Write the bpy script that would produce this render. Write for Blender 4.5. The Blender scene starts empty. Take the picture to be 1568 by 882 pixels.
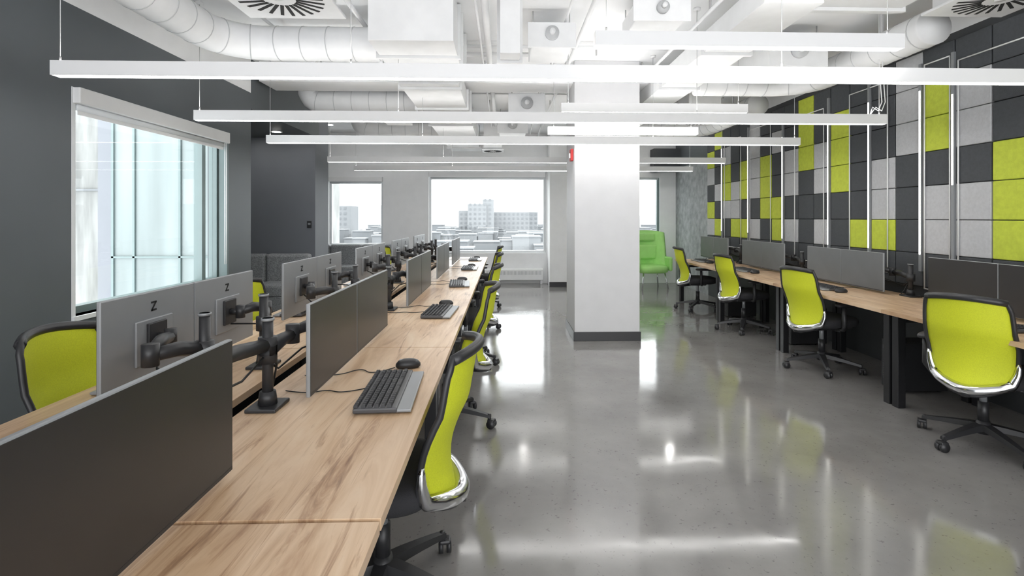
import bpy, bmesh, math, random
from mathutils import Vector, Matrix
random.seed(4)
S=bpy.context.scene
try:
    S.view_settings.view_transform='Standard'
    S.view_settings.look='None'
except Exception: pass

# ---------------------------------------------------------------- materials
def nodes(name):
    m=bpy.data.materials.new(name); m.use_nodes=True
    nt=m.node_tree; b=nt.nodes['Principled BSDF']; return m,nt,b
def ramp(nt,fac,stops):
    r=nt.nodes.new('ShaderNodeValToRGB')
    el=r.color_ramp.elements
    while len(el)<len(stops): el.new(0.5)
    for e,(p,c) in zip(el,stops): e.position=p; e.color=(*c,1)
    nt.links.new(fac,r.inputs['Fac']); return r.outputs['Color']
def noise(nt,scale=5,detail=3,vec=(1,1,1),rough=.5,dist=0):
    tc=nt.nodes.new('ShaderNodeTexCoord'); mp=nt.nodes.new('ShaderNodeMapping'); mp.inputs['Scale'].default_value=vec
    n=nt.nodes.new('ShaderNodeTexNoise'); n.inputs['Scale'].default_value=scale; n.inputs['Detail'].default_value=detail
    n.inputs['Roughness'].default_value=rough; n.inputs['Distortion'].default_value=dist
    nt.links.new(tc.outputs['Object'],mp.inputs['Vector']); nt.links.new(mp.outputs['Vector'],n.inputs['Vector'])
    return n.outputs['Fac']
def mat(name,c,rough=.5,metal=0,var=.06,scale=6,bump=0,bscale=80,spec=.5,vec=(1,1,1)):
    m,nt,b=nodes(name)
    f=noise(nt,scale,3,vec)
    lo=tuple(max(0,x*(1-var)) for x in c); hi=tuple(min(1,x*(1+var)) for x in c)
    nt.links.new(ramp(nt,f,[(.3,lo),(.7,hi)]),b.inputs['Base Color'])
    b.inputs['Roughness'].default_value=rough; b.inputs['Metallic'].default_value=metal
    b.inputs['Specular IOR Level'].default_value=spec
    if bump:
        bn=nt.nodes.new('ShaderNodeBump'); bn.inputs['Strength'].default_value=bump; bn.inputs['Distance'].default_value=.01
        nt.links.new(noise(nt,bscale,2),bn.inputs['Height']); nt.links.new(bn.outputs['Normal'],b.inputs['Normal'])
    return m
def emis(name,c,s):
    m,nt,b=nodes(name)
    b.inputs['Base Color'].default_value=(*c,1); b.inputs['Emission Color'].default_value=(*c,1); b.inputs['Emission Strength'].default_value=s
    return m

M_white=mat('paint_white',(.86,.865,.87),.6,var=.02,bump=.05)
M_ceil=mat('ceiling_paint',(.82,.825,.83),.7,var=.04,scale=2,bump=.1,bscale=30)
M_col=mat('column_paint',(.60,.60,.61),.55,var=.02)
M_darkwall=mat('paint_slate',(.098,.110,.118),.45,var=.04,scale=2)
M_alcove_lit=mat('paint_slate_lit',(.16,.17,.19),.5,var=.04,scale=2)  # slate paint lightened, so light on the alcove walls sits in the colour
M_darkwall2=mat('paint_charcoal',(.05,.053,.058),.5,var=.04,scale=2)
M_conc=mat('textured_concrete',(.36,.38,.39),.7,var=.25,scale=9,bump=.3,bscale=25)
M_duct=mat('duct_painted',(.74,.745,.75),.45,var=.04)
M_duct2=mat('duct_seam',(.50,.51,.52),.5)
M_black=mat('black_plastic',(.024,.024,.026),.42,var=.1)
M_blackmetal=mat('black_metal',(.022,.022,.024),.35,metal=.3)
M_fabricblack=mat('black_fabric',(.027,.027,.03),.9,bump=.3,bscale=300)
M_green=mat('lime_mesh',(.57,.62,.018),.65,var=.08,scale=220,bump=.25,bscale=500)
M_chrome=mat('chrome',(.75,.76,.78),.14,metal=1,var=.02)
M_silver=mat('silver_plastic',(.27,.28,.29),.38,metal=.2,var=.03)
M_screen=mat('screen_satin',(.030,.028,.028),.36,var=.05)
M_screen_refl=mat('screen_satin_reflect',(.13,.135,.14),.36,var=.05)  # dark screen with its grey reflection painted into the base colour
M_key=mat('keycap',(.022,.022,.025),.5)
M_kb=mat('keyboard_body',(.07,.07,.075),.4)
M_base=mat('baseboard_black',(.02,.02,.022),.4)
M_sofa=mat('grey_upholstery',(.28,.29,.30),.9,var=.35,scale=60,bump=.3,bscale=200)
M_lounge=mat('lounge_green',(.42,.78,.24),.8,var=.05)
M_red=mat('alarm_red',(.6,.03,.03),.4)
M_orange=mat('orange_tag',(.8,.25,.05),.5)
M_cable=mat('cable_black',(.01,.01,.01),.5)
M_wire=mat('steel_wire',(.5,.5,.5),.4,metal=.6)
M_tile_g=mat('acoustic_lime',(.54,.62,.06),.8,var=.08,scale=30,bump=.15,bscale=150)
M_tile_l=mat('acoustic_light_grey',(.50,.505,.52),.8,var=.06,scale=40,bump=.15,bscale=150)
M_tile_d=mat('acoustic_charcoal',(.064,.069,.076),.8,var=.08,scale=40,bump=.15,bscale=150)
M_lamp=emis('led_diffuser',(1,.99,.97),14.0)
M_lampup=emis('led_uplight',(1,.99,.97),13.0)
M_led=emis('led_strip',(1,.98,.90),9.0)
M_fill=emis('fill_downlight_lens',(1,.98,.95),80.0)
M_house=mat('fixture_housing',(.80,.80,.80),.4,var=.01)
M_shade=mat('roller_shade',(.82,.82,.82),.8,var=.02)
M_frame=mat('window_frame_white',(.70,.72,.73),.4,var=.02)
M_frame_d=mat('window_frame_grey',(.16,.21,.21),.4,var=.03)
M_slot=mat('vent_dark',(.01,.01,.01),.8)
def glass():
    m=bpy.data.materials.new('window_glass'); m.use_nodes=True; nt=m.node_tree; nt.nodes.clear()
    o=nt.nodes.new('ShaderNodeOutputMaterial'); mx=nt.nodes.new('ShaderNodeMixShader'); t=nt.nodes.new('ShaderNodeBsdfTransparent'); g=nt.nodes.new('ShaderNodeBsdfGlossy')
    t.inputs['Color'].default_value=(.97,.99,.99,1); g.inputs['Roughness'].default_value=.02; mx.inputs[0].default_value=.02
    nt.links.new(t.outputs[0],mx.inputs[1]); nt.links.new(g.outputs[0],mx.inputs[2]); nt.links.new(mx.outputs[0],o.inputs['Surface']); return m
M_glass=glass()
def wood():
    m,nt,b=nodes('maple_laminate')
    tc=nt.nodes.new('ShaderNodeTexCoord')
    oi=nt.nodes.new('ShaderNodeObjectInfo')
    ad=nt.nodes.new('ShaderNodeVectorMath'); ad.operation='ADD'
    nt.links.new(oi.outputs['Location'],ad.inputs[1])
    nt.links.new(tc.outputs['Object'],ad.inputs[0])
    def n(vec,scale,detail,dist,rough=.6):
        mp=nt.nodes.new('ShaderNodeMapping'); mp.inputs['Scale'].default_value=vec
        nn=nt.nodes.new('ShaderNodeTexNoise'); nn.inputs['Scale'].default_value=scale; nn.inputs['Detail'].default_value=detail; nn.inputs['Distortion'].default_value=dist; nn.inputs['Roughness'].default_value=rough
        nt.links.new(ad.outputs[0],mp.inputs['Vector']); nt.links.new(mp.outputs[0],nn.inputs['Vector']); return nn.outputs['Fac']
    c1=ramp(nt,n((5,.6,1),2.0,5,1.0),[(.28,(.40,.24,.135)),(.42,(.58,.40,.25)),(.55,(.69,.51,.345)),(.75,(.75,.60,.44))])
    c2=ramp(nt,n((10,.65,1),2.0,7,1.6,.66),[(.28,(.30,.20,.15)),(.37,(.66,.56,.48)),(.45,(.95,.92,.88)),(1,(1,1,1))])
    mx=nt.nodes.new('ShaderNodeMix'); mx.data_type='RGBA'; mx.blend_type='MULTIPLY'; mx.inputs[0].default_value=.85
    nt.links.new(c1,mx.inputs[6]); nt.links.new(c2,mx.inputs[7])
    nt.links.new(mx.outputs[2],b.inputs['Base Color']); b.inputs['Roughness'].default_value=.38
    return m
M_wood=wood()
def floor_mat():
    m,nt,b=nodes('polished_concrete')
    c=ramp(nt,noise(nt,1.1,9,rough=.65),[(.3,(.175,.169,.163)),(.5,(.22,.213,.206)),(.7,(.265,.257,.248))])
    s=ramp(nt,noise(nt,55,2),[(.27,(.3,.3,.3)),(.34,(1,1,1)),(.72,(1,1,1)),(.8,(1.0,1.0,1.0))])
    mx=nt.nodes.new('ShaderNodeMix'); mx.data_type='RGBA'; mx.blend_type='MULTIPLY'; mx.inputs[0].default_value=.5
    nt.links.new(c,mx.inputs[6]); nt.links.new(s,mx.inputs[7]); nt.links.new(mx.outputs[2],b.inputs['Base Color'])
    r=ramp(nt,noise(nt,2.2,6),[(.3,(.07,.07,.07)),(.7,(.16,.16,.16))])
    nt.links.new(r,b.inputs['Roughness'])
    bn=nt.nodes.new('ShaderNodeBump'); bn.inputs['Strength'].default_value=.07; bn.inputs['Distance'].default_value=.02
    nt.links.new(noise(nt,2.5,2),bn.inputs['Height']); nt.links.new(bn.outputs['Normal'],b.inputs['Normal'])
    b.inputs['Specular IOR Level'].default_value=1.0
    return m
M_floor=floor_mat()

# ---------------------------------------------------------------- mesh builder
class MB:
    def __init__(s): s.v=[];s.f=[];s.m=[];s.sm=[];s.mats=[]
    def mi(s,mt):
        if mt not in s.mats: s.mats.append(mt)
        return s.mats.index(mt)
    def add(s,vs,fs,mt,smooth=False,M=None):
        o=len(s.v); i=s.mi(mt)
        for p in vs:
            p=Vector(p); s.v.append(M@p if M else p)
        for f in fs: s.f.append([o+k for k in f]); s.m.append(i); s.sm.append(smooth)
    def box(s,c,size,mt,M=None,bev=0,R=None,seg=2):
        T=Matrix.Translation(c)
        if R is not None: T=T@R
        if M: T=M@T
        x,y,z=[k/2 for k in size]
        if bev:
            bm=bmesh.new(); bmesh.ops.create_cube(bm,size=1)
            bmesh.ops.scale(bm,vec=size,verts=bm.verts)
            bmesh.ops.bevel(bm,geom=bm.edges[:],offset=min(bev,min(size)*.49),segments=seg,affect='EDGES',profile=.5)
            bm.verts.index_update()
            s.add([v.co.copy() for v in bm.verts],[[v.index for v in f.verts] for f in bm.faces],mt,False,T); bm.free(); return
        vs=[(-x,-y,-z),(x,-y,-z),(x,y,-z),(-x,y,-z),(-x,-y,z),(x,-y,z),(x,y,z),(-x,y,z)]
        s.add(vs,[(0,3,2,1),(4,5,6,7),(0,1,5,4),(1,2,6,5),(2,3,7,6),(3,0,4,7)],mt,False,T)
    def bb(s,x0,x1,y0,y1,z0,z1,mt,bev=0):
        s.box(((x0+x1)/2,(y0+y1)/2,(z0+z1)/2),(abs(x1-x0),abs(y1-y0),abs(z1-z0)),mt,bev=bev)
    def loft(s,rings,mt,cap=True,smooth=True,M=None,closed=False):
        n=len(rings[0]); vs=[p for r in rings for p in r]; fs=[]
        R=len(rings)
        for i in range(R if closed else R-1):
            a=i*n; b=((i+1)%R)*n
            for k in range(n):
                k2=(k+1)%n; fs.append((a+k,a+k2,b+k2,b+k))
        if cap and not closed:
            fs.append(tuple(range(n-1,-1,-1))); fs.append(tuple(range((R-1)*n,R*n)))
        s.add(vs,fs,mt,smooth,M)
    def tube(s,pts,r,mt,seg=10,closed=False,flat=1,M=None):
        pts=[Vector(p) for p in pts]; n=len(pts)
        rs=r if isinstance(r,(list,tuple)) else [r]*n
        rings=[]; up=None
        for i in range(n):
            if closed: t=pts[(i+1)%n]-pts[i-1]
            else: t=pts[min(i+1,n-1)]-pts[max(i-1,0)]
            t.normalize()
            if up is None: up=Vector((0,0,1)) if abs(t.z)<.9 else Vector((1,0,0))
            sd=t.cross(up)
            if sd.length<1e-5: sd=t.orthogonal()
            sd.normalize(); up=sd.cross(t).normalized()
            rings.append([pts[i]+(sd*math.cos(a)+up*math.sin(a)*flat)*rs[i] for a in [2*math.pi*k/seg for k in range(seg)]])
        s.loft(rings,mt,cap=not closed,M=M,closed=closed)
    def cyl(s,p0,p1,r,mt,r1=None,seg=16,M=None):
        s.tube([p0,p1],[r,r if r1 is None else r1],mt,seg,M=M)
    def slab(s,c,sx,sy,layers,mt,e=3.2,n=32,M=None):
        rings=[]
        for sc,z in layers:
            ring=[]
            for k in range(n):
                a=2*math.pi*k/n; ca,sa=math.cos(a),math.sin(a)
                ring.append((c[0]+sx/2*sc*math.copysign(abs(ca)**(2/e),ca),c[1]+sy/2*sc*math.copysign(abs(sa)**(2/e),sa),c[2]+z))
            rings.append(ring)
        s.loft(rings,mt,M=M)
    def sheet(s,g,mt,th=.006,M=None):
        nu=len(g);nv=len(g[0]); P=[[Vector(p) for p in r] for r in g]
        def nrm(i,j):
            a=P[min(i+1,nu-1)][j]-P[max(i-1,0)][j]; b=P[i][min(j+1,nv-1)]-P[i][max(j-1,0)]
            return a.cross(b).normalized()
        vs=[];fs=[]
        for sg in (1,-1):
            for i in range(nu):
                for j in range(nv): vs.append(P[i][j]+nrm(i,j)*th*.5*sg)
        o=nu*nv
        for i in range(nu-1):
            for j in range(nv-1):
                a=i*nv+j; fs.append((a,a+nv,a+nv+1,a+1)); fs.append((o+a,o+a+1,o+a+nv+1,o+a+nv))
        for i in range(nu-1):
            for j in (0,nv-1): a=i*nv+j; fs.append((a,a+nv,o+a+nv,o+a))
        for j in range(nv-1):
            for i in (0,nu-1): a=i*nv+j; fs.append((a,a+1,o+a+1,o+a))
        s.add(vs,fs,mt,True,M)
    def mesh(s,name):
        me=bpy.data.meshes.new(name); me.from_pydata([tuple(v) for v in s.v],[],s.f)
        for mt in s.mats: me.materials.append(mt)
        me.polygons.foreach_set('material_index',s.m); me.polygons.foreach_set('use_smooth',s.sm); me.update()
        bm=bmesh.new(); bm.from_mesh(me); bmesh.ops.recalc_face_normals(bm,faces=bm.faces); bm.to_mesh(me); bm.free()
        return me
    def obj(s,name,loc=None,rz=0,scale=(1,1,1)):
        if loc is None:
            mn=[min(v[i] for v in s.v) for i in range(3)]; mx=[max(v[i] for v in s.v) for i in range(3)]
            c=Vector(((mn[0]+mx[0])/2,(mn[1]+mx[1])/2,mn[2])); s.v=[v-c for v in s.v]; loc=c
        return put(s.mesh(name),name,loc,rz,scale)
def put(me,name,loc=(0,0,0),rz=0,scale=(1,1,1)):
    o=bpy.data.objects.new(name,me); S.collection.objects.link(o); o.location=loc; o.rotation_euler=(0,0,rz); o.scale=scale; return o

# ---------------------------------------------------------------- room shell
CZ=3.25; FY=11.2; LX=-2.9; RX=3.77
b=MB(); b.bb(LX-.2,RX+.15,-3,5.86,-.1,0,M_floor); b.bb(-5.6,RX+.15,5.86,FY+.2,-.1,0,M_floor); b.obj('floor')
b=MB(); b.bb(LX-.2,RX+.15,-3,5.86,CZ,CZ+.15,M_ceil); b.bb(-5.6,RX+.15,5.86,FY+.2,CZ,CZ+.15,M_ceil); b.obj('ceiling')

def wall_holes(b,axis,c0,c1,u0,u1,z0,z1,holes,mt):
    holes=sorted(holes); cur=u0
    def bx(a,bb_,za,zb):
        if bb_-a<1e-4 or zb-za<1e-4: return
        if axis=='x': b.bb(c0,c1,a,bb_,za,zb,mt)
        else: b.bb(a,bb_,c0,c1,za,zb,mt)
    for (a,bb_,za,zb) in holes:
        bx(cur,a,z0,z1); bx(a,bb_,z0,za); bx(a,bb_,zb,z1); cur=bb_
    bx(cur,u1,z0,z1)
WY0,WY1,WZ0,WZ1=3.55,5.50,.76,2.31
b=MB(); wall_holes(b,'x',LX-.2,LX,-3,6.01,0,2.86,[(WY0,WY1,WZ0,WZ1)],M_darkwall); b.bb(LX-.2,LX,-3,6.01,2.86,CZ,M_white); b.obj('wall_left')
M_clad=mat('exterior_cladding',(.20,.235,.235),.35,var=.22,scale=1.2,vec=(3,1,.3))
b=MB()
b.bb(-4.35,LX-.2,5.86,6.01,-.1,3.4,M_clad)
for x in (-3.6,-4.1,-4.33): b.bb(x-.012,x+.012,5.84,5.86,-.1,3.4,M_frame_d)
b.bb(-4.35,LX-.2,5.84,5.86,.98,1.0,M_frame_d)
b.bb(-4.5,-4.35,5.86,8.2,0,CZ,M_alcove_lit)
b.obj('wall_alcove_side')
b=MB(); b.bb(-5.6,-2.96,8.2,8.8,0,CZ,M_alcove_lit); b.obj('wall_alcove_back')
b=MB(); b.bb(-4.35,-2.9,6.01,8.2,2.68,CZ,M_darkwall); b.obj('trim_alcove_soffit')
def add_fill_light(x,y,z):
    b=MB(); b.cyl((x,y,z-.008),(x,y,z),.08,M_white,seg=24); b.cyl((x,y,z-.011),(x,y,z-.007),.06,M_fill,seg=24); b.obj('fill_downlight')
for x in (-3.95,-3.3): add_fill_light(x,7.6,2.68)  # guessed lamps, added to brighten the dark alcove wall
for x in (-3.4,-2.2,.4,2.5,3.3): add_fill_light(x,10.2,CZ)  # invented fill lamps, added to brighten the far wall and nearby floor
b=MB(); b.bb(-5.6,-5.45,8.8,FY,0,CZ,M_white); b.obj('wall_left_far')
H=[(-3.76,-2.60,.82,2.30),(-1.62,.92,.66,2.42),(2.86,3.42,.66,2.40)]
b=MB(); wall_holes(b,'y',FY,FY+.2,-5.6,RX+.15,0,CZ,H,M_white); b.obj('wall_far')
b=MB(); b.bb(.95,1.9,10.6,FY-.001,0,CZ-.001,M_white); b.obj('wall_far_pilaster')
b=MB(); b.bb(.94,1.91,10.585,10.6,0,.1,M_base); b.obj('baseboard_far')
b=MB(); b.bb(RX,RX+.15,-3,9.4,0,2.98,M_darkwall2); b.bb(RX,RX+.15,-3,9.4,2.98,CZ,M_white); b.bb(RX,RX+.15,9.4,FY,0,2.5,M_conc); b.bb(RX,RX+.15,9.4,FY,2.5,CZ,M_darkwall); b.obj('wall_right')
b=MB(); b.bb(3.2,RX-.001,10.9,FY-.02,2.42,2.9,M_darkwall2); b.obj('trim_dark_header')
def window(name,axis,c,u0,u1,z0,z1,mull=(),depth=.08,mt=M_frame):
    b=MB(); t=.05
    def bx(a,bb_,za,zb,d0,d1,m):
        if axis=='x': b.bb(c+d0,c+d1,a,bb_,za,zb,m)
        else: b.bb(a,bb_,c+d0,c+d1,za,zb,m)
    bx(u0,u0+t,z0,z1,-depth/2,depth/2,mt); bx(u1-t,u1,z0,z1,-depth/2,depth/2,mt)
    bx(u0+t,u1-t,z0,z0+t,-depth/2,depth/2,mt); bx(u0+t,u1-t,z1-t,z1,-depth/2,depth/2,mt)
    for m_ in mull: bx(m_-.03,m_+.03,z0+t,z1-t,-depth/2,depth/2,mt)
    bx(u0+t,u1-t,z0+t,z1-t,-.004,.004,M_glass)
    b.obj(name)
window('window_1','x',LX-.12,WY0,WY1,WZ0,WZ1,mull=(5.22,),mt=M_frame_d)
window('window_2','y',FY+.1,-3.76,-2.60,.82,2.30)
window('window_3','y',FY+.1,-1.62,.92,.66,2.42)
window('window_4','y',FY+.1,2.86,3.42,.66,2.40,mt=M_frame_d)
b=MB(); b.bb(LX-.08,LX+.02,WY0,WY1,WZ0-.03,WZ0,M_frame); b.bb(LX-.07,LX+.015,WY1-.03,WY1,WZ0,WZ1,M_frame_d); b.bb(LX-.07,LX+.004,WY0,WY0+.03,WZ0,WZ1,M_frame); b.obj('trim_window_sill')
def shade(name,axis,c,u0,u1,z,h,drop=.03):
    b=MB()
    if axis=='x':
        b.bb(c-.04,c+.05,u0,u1,z-h,z,M_shade,bev=.008); b.cyl((c,u0+.03,z-h-.02),(c,u1-.03,z-h-.02),.022,M_frame)
        b.bb(c-.002,c+.002,u0+.04,u1-.04,z-h-.02-drop,z-h,M_shade)
    else:
        b.bb(u0,u1,c-.05,c+.04,z-h,z,M_shade,bev=.008); b.cyl((u0+.03,c,z-h-.02),(u1-.03,c,z-h-.02),.022,M_frame)
        b.bb(u0+.04,u1-.04,c-.002,c+.002,z-h-.02-drop,z-h,M_shade)
    b.obj(name)
shade('roller_blind','x',LX+.0,WY0+.01,WY1-.03,WZ1,.11,.05)
shade('roller_blind','y',FY+.0,-3.75,-2.61,2.30,.10)
shade('roller_blind','y',FY+.0,-1.61,.91,2.42,.12)
shade('roller_blind','y',FY+.0,2.87,3.41,2.40,.10)
b=MB(); b.tube([(LX+.03,5.40,2.2),(LX+.03,5.40,.95)],.004,M_shade,6); b.tube([(LX+.03,5.43,2.2),(LX+.03,5.43,.95)],.004,M_shade,6); b.obj('blind_chain')

b=MB(); b.bb(.82,1.58,5.95,6.70,0,CZ-.001,M_col,bev=.006); b.obj('column')
b=MB(); b.bb(.808,1.592,5.938,6.712,0,.105,M_base,bev=.003); b.obj('baseboard_column')
b=MB(); b.bb(.79,.82,6.05,6.17,2.10,2.24,M_red,bev=.005); b.bb(.775,.79,6.08,6.14,2.13,2.19,M_white,bev=.004); b.obj('fire_alarm_strobe')
b=MB(); b.bb(-.9,.85,FY-.13,FY-.001,.08,.32,M_white,bev=.01)
for i in range(56): b.bb(-.86+i*.03,-.848+i*.03,FY-.134,FY-.13,.2,.28,M_duct2)
b.bb(-.88,-.84,FY-.12,FY-.02,0,.08,M_white); b.bb(.79,.83,FY-.12,FY-.02,0,.08,M_white)
b.obj('baseboard_heater')
b=MB(); b.box((LX+.004,2.72,.44),(.008,.075,.12),M_white,bev=.002)
for z in (.415,.465):
    b.box((LX+.009,2.72,z),(.003,.035,.03),M_frame,bev=.001)
    b.box((LX+.011,2.712,z),(.002,.004,.012),M_slot); b.box((LX+.011,2.728,z),(.002,.004,.012),M_slot)
b.obj('wall_outlet')
b=MB(); b.box((-3.05,8.195,1.32),(.07,.012,.11),M_black,bev=.003); b.box((-3.05,8.187,1.33),(.04,.004,.03),M_silver); b.obj('wall_switch')
b=MB(); b.cyl((LX-.1,6.3,2.69),(LX-.1,6.3,2.6),.012,M_chrome); b.cyl((LX-.1,6.3,2.6),(LX-.1,6.3,2.58),.03,M_orange,r1=.015); b.obj('fire_sprinkler')

# ---------------------------------------------------------------- acoustic tile wall
P=.325
cols={ # k : rows r0..r6 top to bottom
0:'DLLDLLD',1:'DGGDLLD',2:'LLLDDDD',3:'DDDLLGD',4:'DDDDDGD',5:'DGGGDDD',6:'DDLLDLD',7:'GGGDDDD',8:'DDLLDLD',9:'DLDDGGD',
10:'DDGGGDD',11:'LLLLDLD',12:'DDGGDGD',13:'DDDLLGD',14:'DLGGLDD',15:'GDDLDGD',16:'DGLDGLD',-1:'DDDGGGD',-2:'DDLDDLD',-3:'GLDDGDD',-4:'DDGLDDD',-5:'LGDDLGD',-6:'DDDGDLD'}
b=MB()
for k,row in cols.items():
    y0=3.84+k*P
    for r,ch in enumerate(row):
        z1=2.91-r*.30; mt={'D':M_tile_d,'L':M_tile_l,'G':M_tile_g}[ch]
        b.box((RX-.018,y0+P/2,z1-.15),(.034,P-.012,.294),mt,bev=.005,seg=1)
b.obj('acoustic_wall_panels')
b=MB()
def led(y,z0,z1):
    b.bb(RX-.055,RX-.03,y-.014,y+.014,.95,2.80,M_silver); b.bb(RX-.058,RX-.055,y-.006,y+.006,z0,z1,M_led)
led(4.165,1.70,2.45); led(4.50,1.10,2.56); led(5.15,1.12,2.60); led(5.81,1.12,2.58); led(6.78,1.15,2.50); led(7.75,1.2,2.6); led(8.7,1.2,2.6); led(3.2,1.2,2.6)
b.obj('led_wall_strips')
b=MB()
def rect(y0,y1,z0,z1,r=.006):
    x=RX-.045
    for p,q in (((x,y0,z0),(x,y1,z0)),((x,y1,z0),(x,y1,z1)),((x,y1,z1),(x,y0,z1)),((x,y0,z1),(x,y0,z0))): b.cyl(p,q,r,M_house,seg=6)
rect(4.20,4.46,.80,2.78); rect(3.3,4.12,1.0,2.72); rect(4.9,5.45,.9,2.75); rect(5.9,6.5,.9,2.70); rect(7.1,7.7,.95,2.75); rect(8.0,8.6,.95,2.7)
b.obj('trim_wall_outline')

# ---------------------------------------------------------------- lights
def pendant(x0,x1,y,z,cab):
    b=MB(); w=.035;h=.042
    b.bb(x0,x1,y-w,y-w+.006,z-h,z+h,M_house); b.bb(x0,x1,y+w-.006,y+w,z-h,z+h,M_house)
    b.bb(x0,x0+.006,y-w+.006,y+w-.006,z-h,z+h,M_house); b.bb(x1-.006,x1,y-w+.006,y+w-.006,z-h,z+h,M_house)
    b.bb(x0+.006,x1-.006,y-w+.006,y+w-.006,z-h+.001,z-h+.006,M_lamp)
    b.bb(x0+.006,x1-.006,y-w+.006,y+w-.006,z+h-.01,z+h-.005,M_lampup)
    for x in cab:
        b.cyl((x,y,z+h-.01),(x,y,CZ),.0025,M_wire,seg=6); b.cyl((x,y,z+h-.01),(x,y,z+h+.03),.006,M_wire,seg=8); b.cyl((x,y,CZ-.02),(x,y,CZ),.03,M_house)
    b.obj('linear_pendant_light')
for y in (3.07,4.44,5.76,7.72,9.06): pendant(-2.60,3.35,y,2.29,(-2.57,-.9,1.68,3.3))
pendant(.53,2.36,3.0,2.47,(.6,2.28)); pendant(.55,2.36,4.95,2.485,(.62,2.28)); pendant(.50,2.22,5.86,2.42,(.57,2.15))
b=MB()
for dx in (0,.03): b.tube([(3.3+dx,4.44,CZ),(3.30+dx,4.44,2.75),(3.34+dx,4.46,2.45),(3.30+dx,4.45,2.37),(3.24+dx,4.44,2.40),(3.22,4.44,2.335)],.004,M_house,6)
b.obj('power_cord')

# ---------------------------------------------------------------- ceiling services
def spiral(name,pts,r):
    P2=[]; pts=[Vector(p) for p in pts]
    for a,c in zip(pts[:-1],pts[1:]):
        n=max(1,int((c-a).length/.0275))
        for i in range(n): P2.append(a.lerp(c,i/n))
    P2.append(pts[-1])
    b=MB(); b.tube(P2,r,M_duct,24)
    for i in range(4,len(P2)-1,8):
        t=(P2[i+1]-P2[i-1]).normalized(); b.tube([P2[i]-t*.0035,P2[i]+t*.0035],r+.0035,M_duct2,24)
    return b
def arc(c,r,a0,a1,z,n=10): return [(c[0]+r*math.cos(a0+(a1-a0)*i/n),c[1]+r*math.sin(a0+(a1-a0)*i/n),z) for i in range(n+1)]
pi=math.pi
z=2.96
b=spiral('s',[(-2.45,-1,z)]+[(-2.45,4.2,z)]+arc((-2.05,4.2),.4,pi,pi/2,z)[1:]+[(-1.06,4.6,z)],.145)
for y in (1,2.4,3.7): b.bb(-2.47,-2.43,y-.01,y+.01,z+.14,CZ,M_duct)
b.obj('spiral_duct')
for yy,x0 in ((6.75,-2.35),(8.9,-2.3)):
    z=2.93
    b=spiral('s',[(x0-.15,yy,CZ-.01),(x0-.15,yy,z+.12),(x0-.11,yy,z+.04),(x0-.03,yy,z),(-1.08,yy,z)],.15)
    b.obj('spiral_duct')
def rduct(name,x0,x1,y0,y1,z0,z1,fl):
    b=MB(); b.bb(x0,x1,y0,y1,z0,z1,M_duct,bev=.004)
    for f in fl:
        e=.025
        b.bb(x0-e,x1+e,f-.018,f+.018,z0-e,z1+e*.3,M_duct); b.bb(x0-e*.6,x1+e*.6,f+.018,f+.028,z0-e*.6,z1,M_duct2)
    if z1<CZ-.05:
        for x in (x0+.03,x1-.03):
            for f in (y0+.2,y1-.2): b.bb(x-.008,x+.008,f-.008,f+.008,z1,CZ,M_wire)
    b.obj(name)
rduct('rectangular_duct',-1.05,-.39,4.02,5.15,2.80,3.23,(4.40,5.1))
rduct('rectangular_duct',-1.05,-.45,5.18,10.4,2.76,2.98,(5.3,6.3,7.4,8.6,9.8))
rduct('rectangular_duct',1.72,2.12,3.35,9.8,2.85,3.02,(4.4,5.6,6.9,8.3))
rduct('rectangular_duct',2.17,2.95,3.1,3.85,2.98,3.16,(3.2,3.75))
rduct('rectangular_duct',-.03,.13,4.05,4.30,2.72,3.23,(4.25,))
b=MB()
for (x0,x1,y,z) in ((-1.1,-.36,4.62,2.74),(-1.1,-.40,6.5,2.70)):
    b.bb(x0,x1,y-.02,y+.02,z-.02,z+.02,M_duct2); b.bb(x0,x0+.03,y-.02,y+.02,z,CZ,M_duct); b.bb(x1-.03,x1,y-.02,y+.02,z,CZ,M_duct)
b.obj('duct_hanger')
def fcu(x,y,z,sx,sy,sz):
    b=MB(); b.bb(x-sx/2,x+sx/2,y-sy/2,y+sy/2,z,z+sz,M_duct,bev=.01)
    b.bb(x-sx/2-.03,x+sx/2+.03,y-sy/2-.02,y-sy/2,z-.02,z+sz+.0,M_duct,bev=.004)
    b.cyl((x,y-sy/2-.02,z+sz/2),(x,y-sy/2-.06,z+sz/2),min(sx,sz)*.3,M_duct2,seg=20); b.cyl((x,y-sy/2-.06,z+sz/2),(x,y-sy/2-.10,z+sz/2),min(sx,sz)*.12,M_duct)
    for dx in (-1,1):
        for dy in (-1,1): b.cyl((x+dx*sx*.45,y+dy*sy*.4,z+sz-.02),(x+dx*sx*.45,y+dy*sy*.4,CZ),.006,M_wire,seg=6)
    b.obj('fan_coil_unit')
fcu(.42,4.75,2.93,.36,.5,.2); fcu(.30,7.0,2.78,.42,.6,.26); fcu(1.25,4.3,3.0,.4,.5,.16); fcu(.15,8.9,2.85,.45,.6,.25); fcu(2.75,5.1,2.86,.5,.7,.26); fcu(2.6,7.5,2.86,.5,.7,.26)
fcu(-1.65,8.0,2.9,.4,.6,.22)
z=2.93
b=spiral('s',[(3.38,3.95,z),(3.38,5.3,z)]+arc((2.98,5.3),.4,0,pi/2,z,8)[1:]+[(2.14,5.7,z)],.14); b.bb(3.37,3.39,4.5,4.52,z+.14,CZ,M_duct); b.obj('spiral_duct')
b=spiral('s',[(3.38,6.75,z),(3.38,8.3,z)]+arc((2.98,8.3),.4,0,pi/2,z,8)[1:]+[(2.14,8.7,z)],.14); b.bb(3.37,3.39,7.5,7.52,z+.13,CZ,M_duct); b.obj('spiral_duct')
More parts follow.
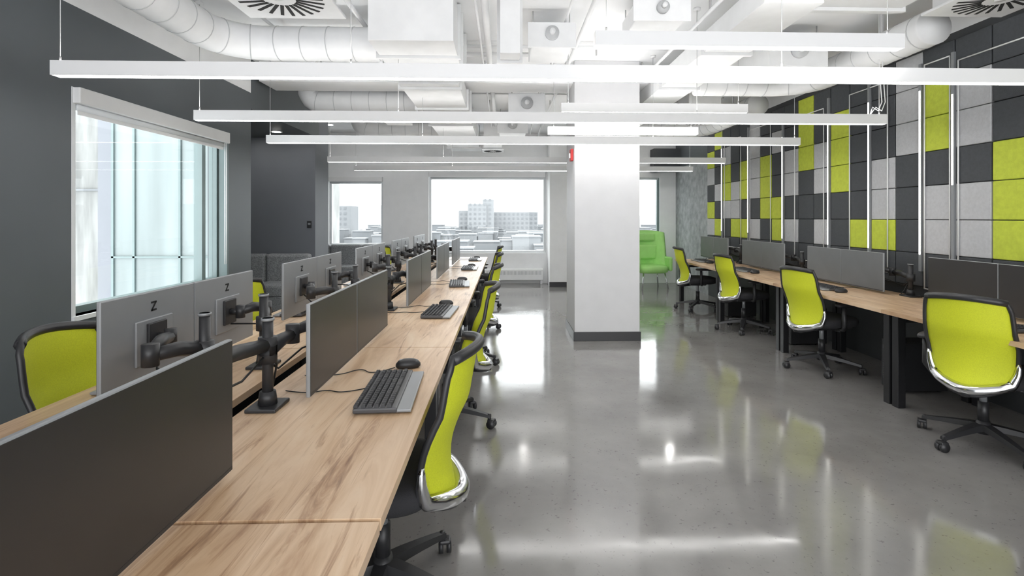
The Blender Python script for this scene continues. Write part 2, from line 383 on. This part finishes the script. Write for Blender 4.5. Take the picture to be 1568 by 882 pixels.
def diffuser(x,y,z,s=.6):
    b=MB(); b.bb(x-s/2,x+s/2,y-s/2,y+s/2,z,z+.02,M_duct,bev=.004); b.bb(x-s*.42,x+s*.42,y-s*.42,y+s*.42,z+.02,CZ-.001,M_duct)
    for i in range(24):
        a=2*pi*i/24
        b.box((x+math.cos(a)*s*.29,y+math.sin(a)*s*.29,z-.001),(s*.26,.02*s/.6,.004),M_slot,R=Matrix.Rotation(a+.12,4,'Z'))
    b.cyl((x,y,z-.006),(x,y,z),.035,M_duct)
    b.obj('swirl_diffuser')
diffuser(-1.62,3.75,3.0,.75); diffuser(3.42,3.45,2.93,.62); diffuser(2.6,6.8,2.7,.5); diffuser(-.2,9.6,2.66,.4)
b=MB()
for (x,zz,r) in ((-.15,3.12,.03),(-.22,3.1,.012),(.72,3.14,.02),(1.62,3.05,.015),(-1.25,3.16,.02),(-2.1,3.17,.015),(.55,3.17,.012)):
    b.cyl((x,.5,zz),(x,10.8,zz),r,M_duct,seg=10)
    for y in (2,4,6,8,10): b.bb(x-.008,x+.008,y-.008,y+.008,zz,CZ,M_wire)
b.obj('ceiling_pipes')
b=MB()
for (y,zz,r,x0,x1) in ((5.35,3.2,.02,-2.6,3.5),(5.55,3.18,.025,-2.6,.7),(7.1,3.2,.02,-2.6,3.5),(7.3,3.18,.012,-2.6,3.5),(9.5,3.18,.03,-2.6,3.5)):
    b.cyl((x0,y,zz),(x1,y,zz),r,M_duct,seg=10)
    for x in (-1.9,1.0,2.6): b.bb(x-.008,x+.008,y-.008,y+.008,zz,CZ,M_wire)
b.obj('ceiling_conduits')
b=MB(); b.bb(-2.85,3.7,6.1,6.55,3.02,CZ,M_ceil); b.obj('ceiling_beam')
# ---------------------------------------------------------------- office chair
def chair_mesh():
    b=MB()
    for i in range(5):
        a=2*pi*i/5+.3; R=Matrix.Rotation(a,4,'Z')
        rings=[]
        for t in [0,.25,.5,.75,1]:
            x=.03+.29*t; w=.034-.016*t; h=.03-.014*t; zc=.125-.045*t**1.3
            rings.append([(x,-w,zc-h*.6),(x,w,zc-h*.6),(x,w*.75,zc+h*.6),(x,-w*.75,zc+h*.6)])
        b.loft(rings,M_black,M=R,smooth=False)
        b.cyl((.31,0,.05),(.31,0,.095),.012,M_black,M=R,seg=8)
        T=Matrix.Translation(R@Vector((.325,0,0)))@Matrix.Rotation(a+1.0+i,4,'Z')
        for sgn in (-1,1):
            b.cyl((0,sgn*.008,.029),(0,sgn*.026,.029),.029,M_black,M=T,seg=16)
        b.box((.0,0,.052),(.05,.05,.02),M_black,M=T,bev=.008)
    b.cyl((0,0,.085),(0,0,.16),.045,M_black,r1=.034,seg=20)
    b.cyl((0,0,.16),(0,0,.28),.028,M_black); b.cyl((0,0,.28),(0,0,.40),.019,M_silver)
    b.box((-.02,0,.405),(.26,.17,.055),M_black,bev=.015)
    b.cyl((.0,-.09,.40),(.0,-.20,.39),.008,M_black,seg=8)
    b.slab((.02,0,.465),.49,.50,[(.80,-.045),(.93,-.038),(.98,-.02),(1,0),(.985,.022),(.93,.036),(.80,.044),(.5,.047)],M_fabricblack,e=3.4)
    b.slab((.02,0,.425),.44,.44,[(.9,-.015),(1,0),(1,.012)],M_black,e=3.4)
    Ws=[(0,.14),(.10,.175),(.25,.205),(.5,.218),(.8,.208),(.93,.20),(1,.185)]
    def hw(v):
        for (a,wa),(c,wc) in zip(Ws[:-1],Ws[1:]):
            if v<=c: return wa+(wc-wa)*(v-a)/(c-a)
        return Ws[-1][1]
    def cx(v): return -.285+.045*math.sin(min(v/.65,1)*pi)-.075*v**1.6
    def pt(u,v,off=0):
        z=.375+.595*v+ (-.02*u*u*(1 if v>.9 else 0))
        if v<.15: z+= .04*u*u*(1-v/.15)
        w=hw(v)
        return (cx(v)+.075*u*u-off,w*u,z)
    nu,nv=13,20
    g=[[pt(-1+2*i/(nu-1),j/(nv-1)) for j in range(nv)] for i in range(nu)]
    b.sheet(g,M_green,.006)
    N=14; out=[]
    for j in range(N): out.append(pt(1,j/N,.004))
    for i in range(10): out.append(pt(1-2*i/10,1,.004))
    for j in range(N): out.append(pt(-1,1-j/N,.004))
    for i in range(10): out.append(pt(-1+2*i/10,0,.004))
    b.tube(out,.0125,M_black,8,closed=True)
    b.tube([pt(1-2*i/12,.985,.006) for i in range(13)],.019,M_black,8)
    yk=[pt(1.02,.36-.035*i,.012) for i in range(8)]+[pt(1-2*i/12,.055+.04*abs(1-2*i/12)**2,.024) for i in range(1,12)]+[pt(-1.02,.115+.035*i,.012) for i in range(8)]
    n=len(yk); b.tube(yk,[.008+.022*max(0,math.sin(pi*i/(n-1)))**.6 for i in range(n)],M_chrome,10)
    b.tube([pt(0,.05,.02),(-.30,0,.39),(-.25,0,.38),(-.12,0,.392)],[.026,.03,.03,.028],M_black,10)
    for s_ in (-1,1):
        b.tube([(-.02,s_*.20,.415),(-.03,s_*.265,.42),(-.04,s_*.285,.46),(-.045,s_*.285,.63)],[.016,.018,.022,.018],M_black,8)
        b.slab((0,s_*.28,.645),.25,.085,[(.85,-.014),(1,-.008),(1,.006),(.88,.014)],M_black,e=3)
    return b.mesh('office_chair')
CH=chair_mesh()
def chair(x,y,a): put(CH,'office_chair',(x,y,0),math.radians(a))
for x,y,a in ((-.455,1.96,178),(-.40,3.58,186),(-.38,5.12,178),(-.38,6.72,184),(-.38,8.35,180)): chair(x,y,a)
for x,y,a in ((-1.56,2.22,2),(-1.60,3.88,0),(-1.60,5.45,-3),(-1.60,7.0,2),(-1.60,8.4,0)): chair(x,y,a)
for x,y,a in ((3.00,3.14,30),(3.01,4.80,14),(3.04,6.45,8),(3.02,7.95,-2)): chair(x,y,a)

# ---------------------------------------------------------------- desks
def desk_mesh(L,D):
    b=MB(); b.bb(-D,0,.003,L-.003,.70,.73,M_wood,bev=.0015)
    for y in (.045,L-.045):
        for x in (-.10,-D+.08): b.bb(x-.03,x+.03,y-.03,y+.03,.0,.70,M_blackmetal,bev=.003)
        b.bb(-D+.11,-.13,y-.02,y+.02,.64,.70,M_blackmetal)
    b.bb(-D+.05,-D+.11,.075,L-.075,.62,.69,M_blackmetal)
    return b.mesh('office_desk')
LYS=[-.39,1.207,2.80,4.39,5.98,7.57]
D1=desk_mesh(1.59,.665)
for y in LYS:
    put(D1,'office_desk',(-.285,y,0)); put(D1,'office_desk',(-1.70,y+1.59,0),pi)
D2=desk_mesh(1.585,.80)
for y in (2.265-1.585,2.265,3.85,5.435,7.02): put(D2,'office_desk',(2.88,y+1.585,0),pi)
b=MB(); b.bb(-1.02,-.965,-.3,9.1,.52,.54,M_blackmetal); b.bb(-1.022,-1.012,-.3,9.1,.54,.66,M_blackmetal)
for y in (-.2,1.2,2.8,4.4,6,7.6,9.05): b.bb(-1.02,-.965,y-.015,y+.015,0,.52,M_blackmetal)
b.obj('cable_tray')

# ---------------------------------------------------------------- monitors
def monitor_mesh(scr,back):
    b=MB(); b.box((0,0,0),(.016,.60,.355),back,bev=.004)
    b.box((.0085,0,0),(.002,.592,.347),scr); b.box((.0097,0,-.168),(.001,.59,.008),M_black)
    b.box((-.012,0,-.01),(.010,.24,.17),back,bev=.004); b.box((-.022,0,0),(.012,.12,.12),M_black,bev=.003)
    b.box((-.009,0,.135),(.002,.034,.007),M_slot); b.box((-.009,0,.105),(.002,.034,.007),M_slot)
    b.box((-.009,0,.12),(.002,.044,.007),M_slot,R=Matrix.Rotation(-.85,4,'X'))
    return b.mesh('computer_monitor')
MO=monitor_mesh(M_screen,M_silver); MO2=monitor_mesh(M_screen_refl,M_silver)
def mon(me,x,y0,y1,z,a,h=1): put(me,'computer_monitor',(x,(y0+y1)/2,z),math.radians(a),(1,(y1-y0-.006)/.60,h))
def arm(bx,by,top,targets):
    b=MB()
    b.box((bx,by,.737),(.11,.13,.014),M_black,bev=.004); b.cyl((bx,by,.744),(bx,by,.79),.034,M_black,r1=.028); b.cyl((bx,by,.75),(bx,by,top),.019,M_black)
    b.cyl((bx,by,top-.01),(bx,by,top),.023,M_silver)
    for (x,y,zz,ex,ey) in targets:
        e=Vector((ex,ey,zz-.005)); p=Vector((bx,by,zz-.03)); t=Vector((x,y,zz))
        b.cyl((bx,by,zz-.065),(bx,by,zz-.0),.033,M_black,seg=18)
        b.tube([p,p.lerp(e,.5)+Vector((0,0,.012)),e],[.022,.025,.021],M_black,8,flat=1.1)
        b.cyl(e-Vector((0,0,.035)),e+Vector((0,0,.04)),.027,M_black,seg=18)
        m=t+Vector(((bx-x)*.22,0,0))
        b.tube([e+Vector((0,0,.012)),e.lerp(m,.5)+Vector((0,0,.018)),m],[.019,.023,.018],M_black,8,flat=1.1)
        b.cyl(m-Vector((0,0,.03)),m+Vector((0,0,.03)),.022,M_black,seg=14)
        b.tube([m,t],.016,M_black,8)
        b.tube([p+Vector((0,0,-.03)),p.lerp(e,.4)+Vector((.0,.0,-.09)),e.lerp(m,.3)+Vector((0,0,-.07)),t+Vector((0,0,-.06))],.004,M_cable,6)
    b.tube([(bx,by,.98),(bx+.02,by+.03,.88),(bx-.01,by+.06,.78),(bx-.07,by+.07,.70)],.004,M_cable,6)
    b.obj('monitor_arm')
AX=-.74
A=[(.04,1.42,.72),(1.97,3.28,2.60),(3.98,5.22,4.6),(5.75,6.95,6.35),(7.45,8.65,8.05)]
for y0,y1,ym in A:
    mon(MO,AX,y0,ym,.925,0); mon(MO,AX,ym,y1,.925,0)
for i in range(1,5):
    y0,y1,ym=A[i]; py0,py1,pym=A[i-1]
    arm(-.87,y0-.04,1.06,[(AX-.03,(y0+ym)/2,.96,-.86,y0+.16),(AX-.03,(pym+py1)/2,.99,-.89,py1+.08)])
Lp=[(.13,1.27),(1.79,2.86),(3.25,4.40),(4.85,6.0),(6.4,7.5),(7.95,9.0)]
for y0,y1 in Lp:
    ym=(y0+y1)/2
    mon(MO,-1.375,y0,ym,.965,180); mon(MO,-1.375,ym,y1,.965,180)
    arm(-1.13,ym-.34,1.07,[(-1.35,(y0+ym)/2,.965,-1.20,y0+.0),])
    arm(-1.13,ym+.14,1.07,[(-1.35,(y1+ym)/2,.965,-1.22,ym+.36)])
for i,(y0,y1) in enumerate([(2.9,4.1),(4.59,5.77),(6.25,7.38),(7.85,8.95)]):
    ym=(y0+y1)/2; me=MO if i==0 else MO2
    mon(me,3.46,y0,ym,.93,180); mon(me,3.46,ym,y1,.93,180)
    arm(3.60,y0-.13 if i else y0+.1,1.02,[(3.49,(y0+ym)/2,.93,3.61,(y0+ym)/2-.2)])
    arm(3.60,y1-.1,1.02,[(3.49,(y1+ym)/2,.93,3.61,(y1+ym)/2+.1)])

# ---------------------------------------------------------------- keyboards & mice
def kb_mesh():
    b=MB(); b.box((-.035,0,.012),(.155,.47,.018),M_kb,bev=.005); b.box((.065,0,.008),(.055,.46,.012),M_silver,bev=.004)
    for r in range(6):
        x=-.10+r*.023+(0 if r else -.004)
        y=-.225
        while y<.215:
            w=.019
            if r==5 and -.10<y<.0 : w=.09
            cx,cy=x,y+w/2
            if cy+w/2<.228:
                z0,z1=.021,.030; a=.0085; c=.0065; hw=w/2-.001
                b.add([(cx-a,cy-hw,z0),(cx+a,cy-hw,z0),(cx+a,cy+hw,z0),(cx-a,cy+hw,z0),(cx-c,cy-hw+.002,z1),(cx+c,cy-hw+.002,z1),(cx+c,cy+hw-.002,z1),(cx-c,cy+hw-.002,z1)],[(0,3,2,1),(4,5,6,7),(0,1,5,4),(1,2,6,5),(2,3,7,6),(3,0,4,7)],M_key)
            y+=w+.002+(.01 if abs(y-.07)<.01 or abs(y-.14)<.01 else 0)
    return b.mesh('computer_keyboard')
KB=kb_mesh()
b=MB(); b.slab((0,0,.0),.115,.064,[(.85,0),(1,.008),(.98,.02),(.8,.032),(.5,.039),(.15,.041)],M_black,e=2.3,n=20); b.box((-.03,0,.036),(.02,.006,.008),M_silver,bev=.002); MS=b.mesh('computer_mouse')
def cable(pts,name='usb_cable'):
    c=bpy.data.curves.new(name,'CURVE'); c.dimensions='3D'; c.bevel_depth=.0022; sp=c.splines.new('NURBS'); sp.points.add(len(pts)-1); sp.use_endpoint_u=True; sp.order_u=3
    for q,p in zip(sp.points,pts): q.co=(*p,1)
    c.materials.append(M_cable); o=bpy.data.objects.new(name,c); S.collection.objects.link(o)
for x,y,a in ((-.435,2.08,3),(-.45,3.80,-3),(-.45,5.4,4),(-.45,7.05,0),(-.45,8.5,0)):
    put(KB,'computer_keyboard',(x,y,.731),math.radians(a)); put(MS,'computer_mouse',(x-.01,y+.34,.731),math.radians(a+8))
    cable([(x-.115,y+.05,.734),(x-.20,y-.02,.734),(x-.28,y+.03,.734),(x-.34,y-.02,.734),(x-.44,y+.02,.734)])
    cable([(x-.07,y+.33,.734),(x-.15,y+.22,.734),(x-.22,y+.33,.734),(x-.30,y+.2,.734),(x-.44,y+.22,.734)])
for x,y in ((3.12,3.25),(3.14,5.05),(3.14,6.7),(3.14,8.1)):
    put(KB,'computer_keyboard',(x,y,.731),pi); put(MS,'computer_mouse',(x,y-.34,.731),pi)
    cable([(x+.11,y,.734),(x+.2,y+.03,.734),(x+.28,y-.04,.734),(x+.4,y,.734)])
for x,y in ((-1.53,2.3),(-1.53,3.9),(-1.53,5.5),(-1.53,7.0)): put(KB,'computer_keyboard',(x,y,.731),pi)

b=MB(); b.box((0,0,.21),(.42,.19,.40),M_black,bev=.008)
for k in range(8): b.box((-.212,0,.08+k*.02),(.004,.14,.006),M_kb)
b.box((-.212,0,.34),(.004,.14,.03),M_kb)
for dx in (-.15,.15):
    for dy in (-.07,.07): b.cyl((dx,dy,0),(dx,dy,.012),.015,M_black,seg=10)
PC=b.mesh('pc_tower')
for x,y in ((3.42,4.20),(3.42,5.78),(3.42,7.4),(3.42,2.62)): put(PC,'pc_tower',(x,y,0))
b=MB(); b.box((RX-.02,3.95,.55),(.03,.12,.08),M_kb,bev=.004)
for k in (-.03,.03): b.box((RX-.037,3.95+k,.55),(.004,.035,.03),M_white)
b.obj('power_outlet_box')

# ---------------------------------------------------------------- alcove banquette & lounge chair
def sofa(x0,x1,y0,y1):
    b=MB(); b.bb(x0,x1,y0,y1-.02,.0,.08,M_black); b.bb(x0,x1,y0,y1-.02,.08,.30,M_sofa,bev=.02)
    n=max(1,round((x1-x0)/.65)); w=(x1-x0)/n
    for i in range(n):
        b.bb(x0+i*w+.005,x0+(i+1)*w-.005,y0-.02,y1-.16,.30,.46,M_sofa,bev=.035); b.bb(x0+i*w+.005,x0+(i+1)*w-.005,y1-.20,y1-.03,.42,.87,M_sofa,bev=.04)
    b.obj('banquette_sofa')
sofa(-4.3,-2.98,7.45,8.19)
sofa(-4.9,-2.3,10.3,11.0)
b=MB()
b.slab((0,-.02,.40),.62,.58,[(.85,-.08),(.98,-.06),(1,0),(.97,.05),(.8,.07)],M_lounge,e=3.5)
g=[]
for i in range(13):
    u=-1+2*i/12; row=[]
    for j in range(12):
        v=j/11; z=.40+.72*v; y=.24+.14*v-.30*abs(u)**2.6*(1-.35*v); w=.31+.05*v
        row.append((u*w,y,z+.04*(1-u*u)*v))
    g.append(row)
b.sheet(g,M_lounge,.07)
for s_ in (-1,1):
    b.box((s_*.33,-.02,.50),(.07,.50,.28),M_lounge,bev=.03); b.box((s_*.20,.30,.98),(.10,.06,.10),M_lounge,bev=.03)
b.box((0,.20,.72),(.42,.08,.30),M_lounge,bev=.035); b.box((0,.27,1.02),(.40,.08,.16),M_lounge,bev=.035)
for sx in (-1,1):
    for sy in (-1,1): b.cyl((sx*.22,sy*.2,.33),(sx*.27,sy*.26,0),.014,M_chrome,seg=8)
b.obj('wingback_lounge_chair',(2.98,10.4,0),.1)

# ---------------------------------------------------------------- exterior
M_e1=mat('ext_pale_concrete',(.20,.205,.20),.9,var=.32,scale=2.2,vec=(3,1,.4))
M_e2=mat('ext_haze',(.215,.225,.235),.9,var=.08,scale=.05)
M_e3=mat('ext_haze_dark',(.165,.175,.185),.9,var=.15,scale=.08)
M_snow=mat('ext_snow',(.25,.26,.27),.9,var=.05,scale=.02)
b=MB(); b.bb(-14,-6.3,9.3,20,-20,3.35,M_e1)
for z in (-.2,1.9): b.bb(-14,-6.3,9.27,9.3,z,z+.03,M_e3)
for x in (-8.2,-10.2): b.bb(x,x+.03,9.27,9.3,-20,3.35,M_e3)
b.obj('neighbour_building')
b=MB(); b.bb(-1500,1500,25,1500,-20.2,-20,M_snow); b.obj('exterior_ground')
b=MB()
for i in range(650):
    y=random.uniform(90,480); x=random.uniform(-.5,.5)*y+random.uniform(-10,10); w=random.uniform(4,13); h=random.uniform(3,10)*(1 if y<200 else 1.5)
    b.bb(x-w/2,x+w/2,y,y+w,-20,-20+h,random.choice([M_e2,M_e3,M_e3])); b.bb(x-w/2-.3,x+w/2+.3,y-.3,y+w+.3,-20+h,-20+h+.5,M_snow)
def tower(x,y,w,top):
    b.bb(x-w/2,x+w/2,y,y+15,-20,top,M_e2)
    for k in range(int((top+20)/3)):
        for j in range(int(w/3)): b.bb(x-w/2+1+j*3,x-w/2+2.4+j*3,y-.15,y,-18+k*3,-16.6+k*3,M_e3)
tower(-17,330,12,10); tower(-10,332,7,13); tower(-26,345,8,6); tower(8,350,30,5); tower(-95,300,14,8); tower(118,330,16,9)
b.obj('city_buildings')
b=MB()
N=80; vs=[];fs=[]
for i in range(N+1):
    x=-700+1400*i/N; h=6+10*math.sin(i*.33)+5*math.sin(i*1.3)+(22 if x<-130 else 0)*min(1,(-130-x)/120 if x<-130 else 0)
    vs+= [(x,560,-20),(x,640,h),(x,900,h+4)]
for i in range(N): a=i*3; fs+=[(a,a+3,a+4,a+1),(a+1,a+4,a+5,a+2)]
b.add(vs,fs,M_snow,True); b.obj('distant_hill')

# ---------------------------------------------------------------- world
w=bpy.data.worlds.new('World'); S.world=w; w.use_nodes=True; nt=w.node_tree; bg=nt.nodes['Background']
tc=nt.nodes.new('ShaderNodeTexCoord'); sp=nt.nodes.new('ShaderNodeSeparateXYZ'); nt.links.new(tc.outputs['Generated'],sp.inputs[0])
nt.links.new(ramp(nt,sp.outputs['Z'],[(0,(.95,.97,1.0)),(.4,(1,1,1))]),bg.inputs['Color']); bg.inputs['Strength'].default_value=5.0

# ---------------------------------------------------------------- camera
cd=bpy.data.cameras.new('camera'); cam=bpy.data.objects.new('camera',cd); S.collection.objects.link(cam)
cd.sensor_width=36; cd.lens=36*790/1568; cd.shift_x=-.007; cd.shift_y=-108/1568
cam.location=(0,0,1.43); cam.rotation_euler=(pi/2,0,-.03); cd.clip_start=.02; cd.clip_end=3000
S.camera=cam
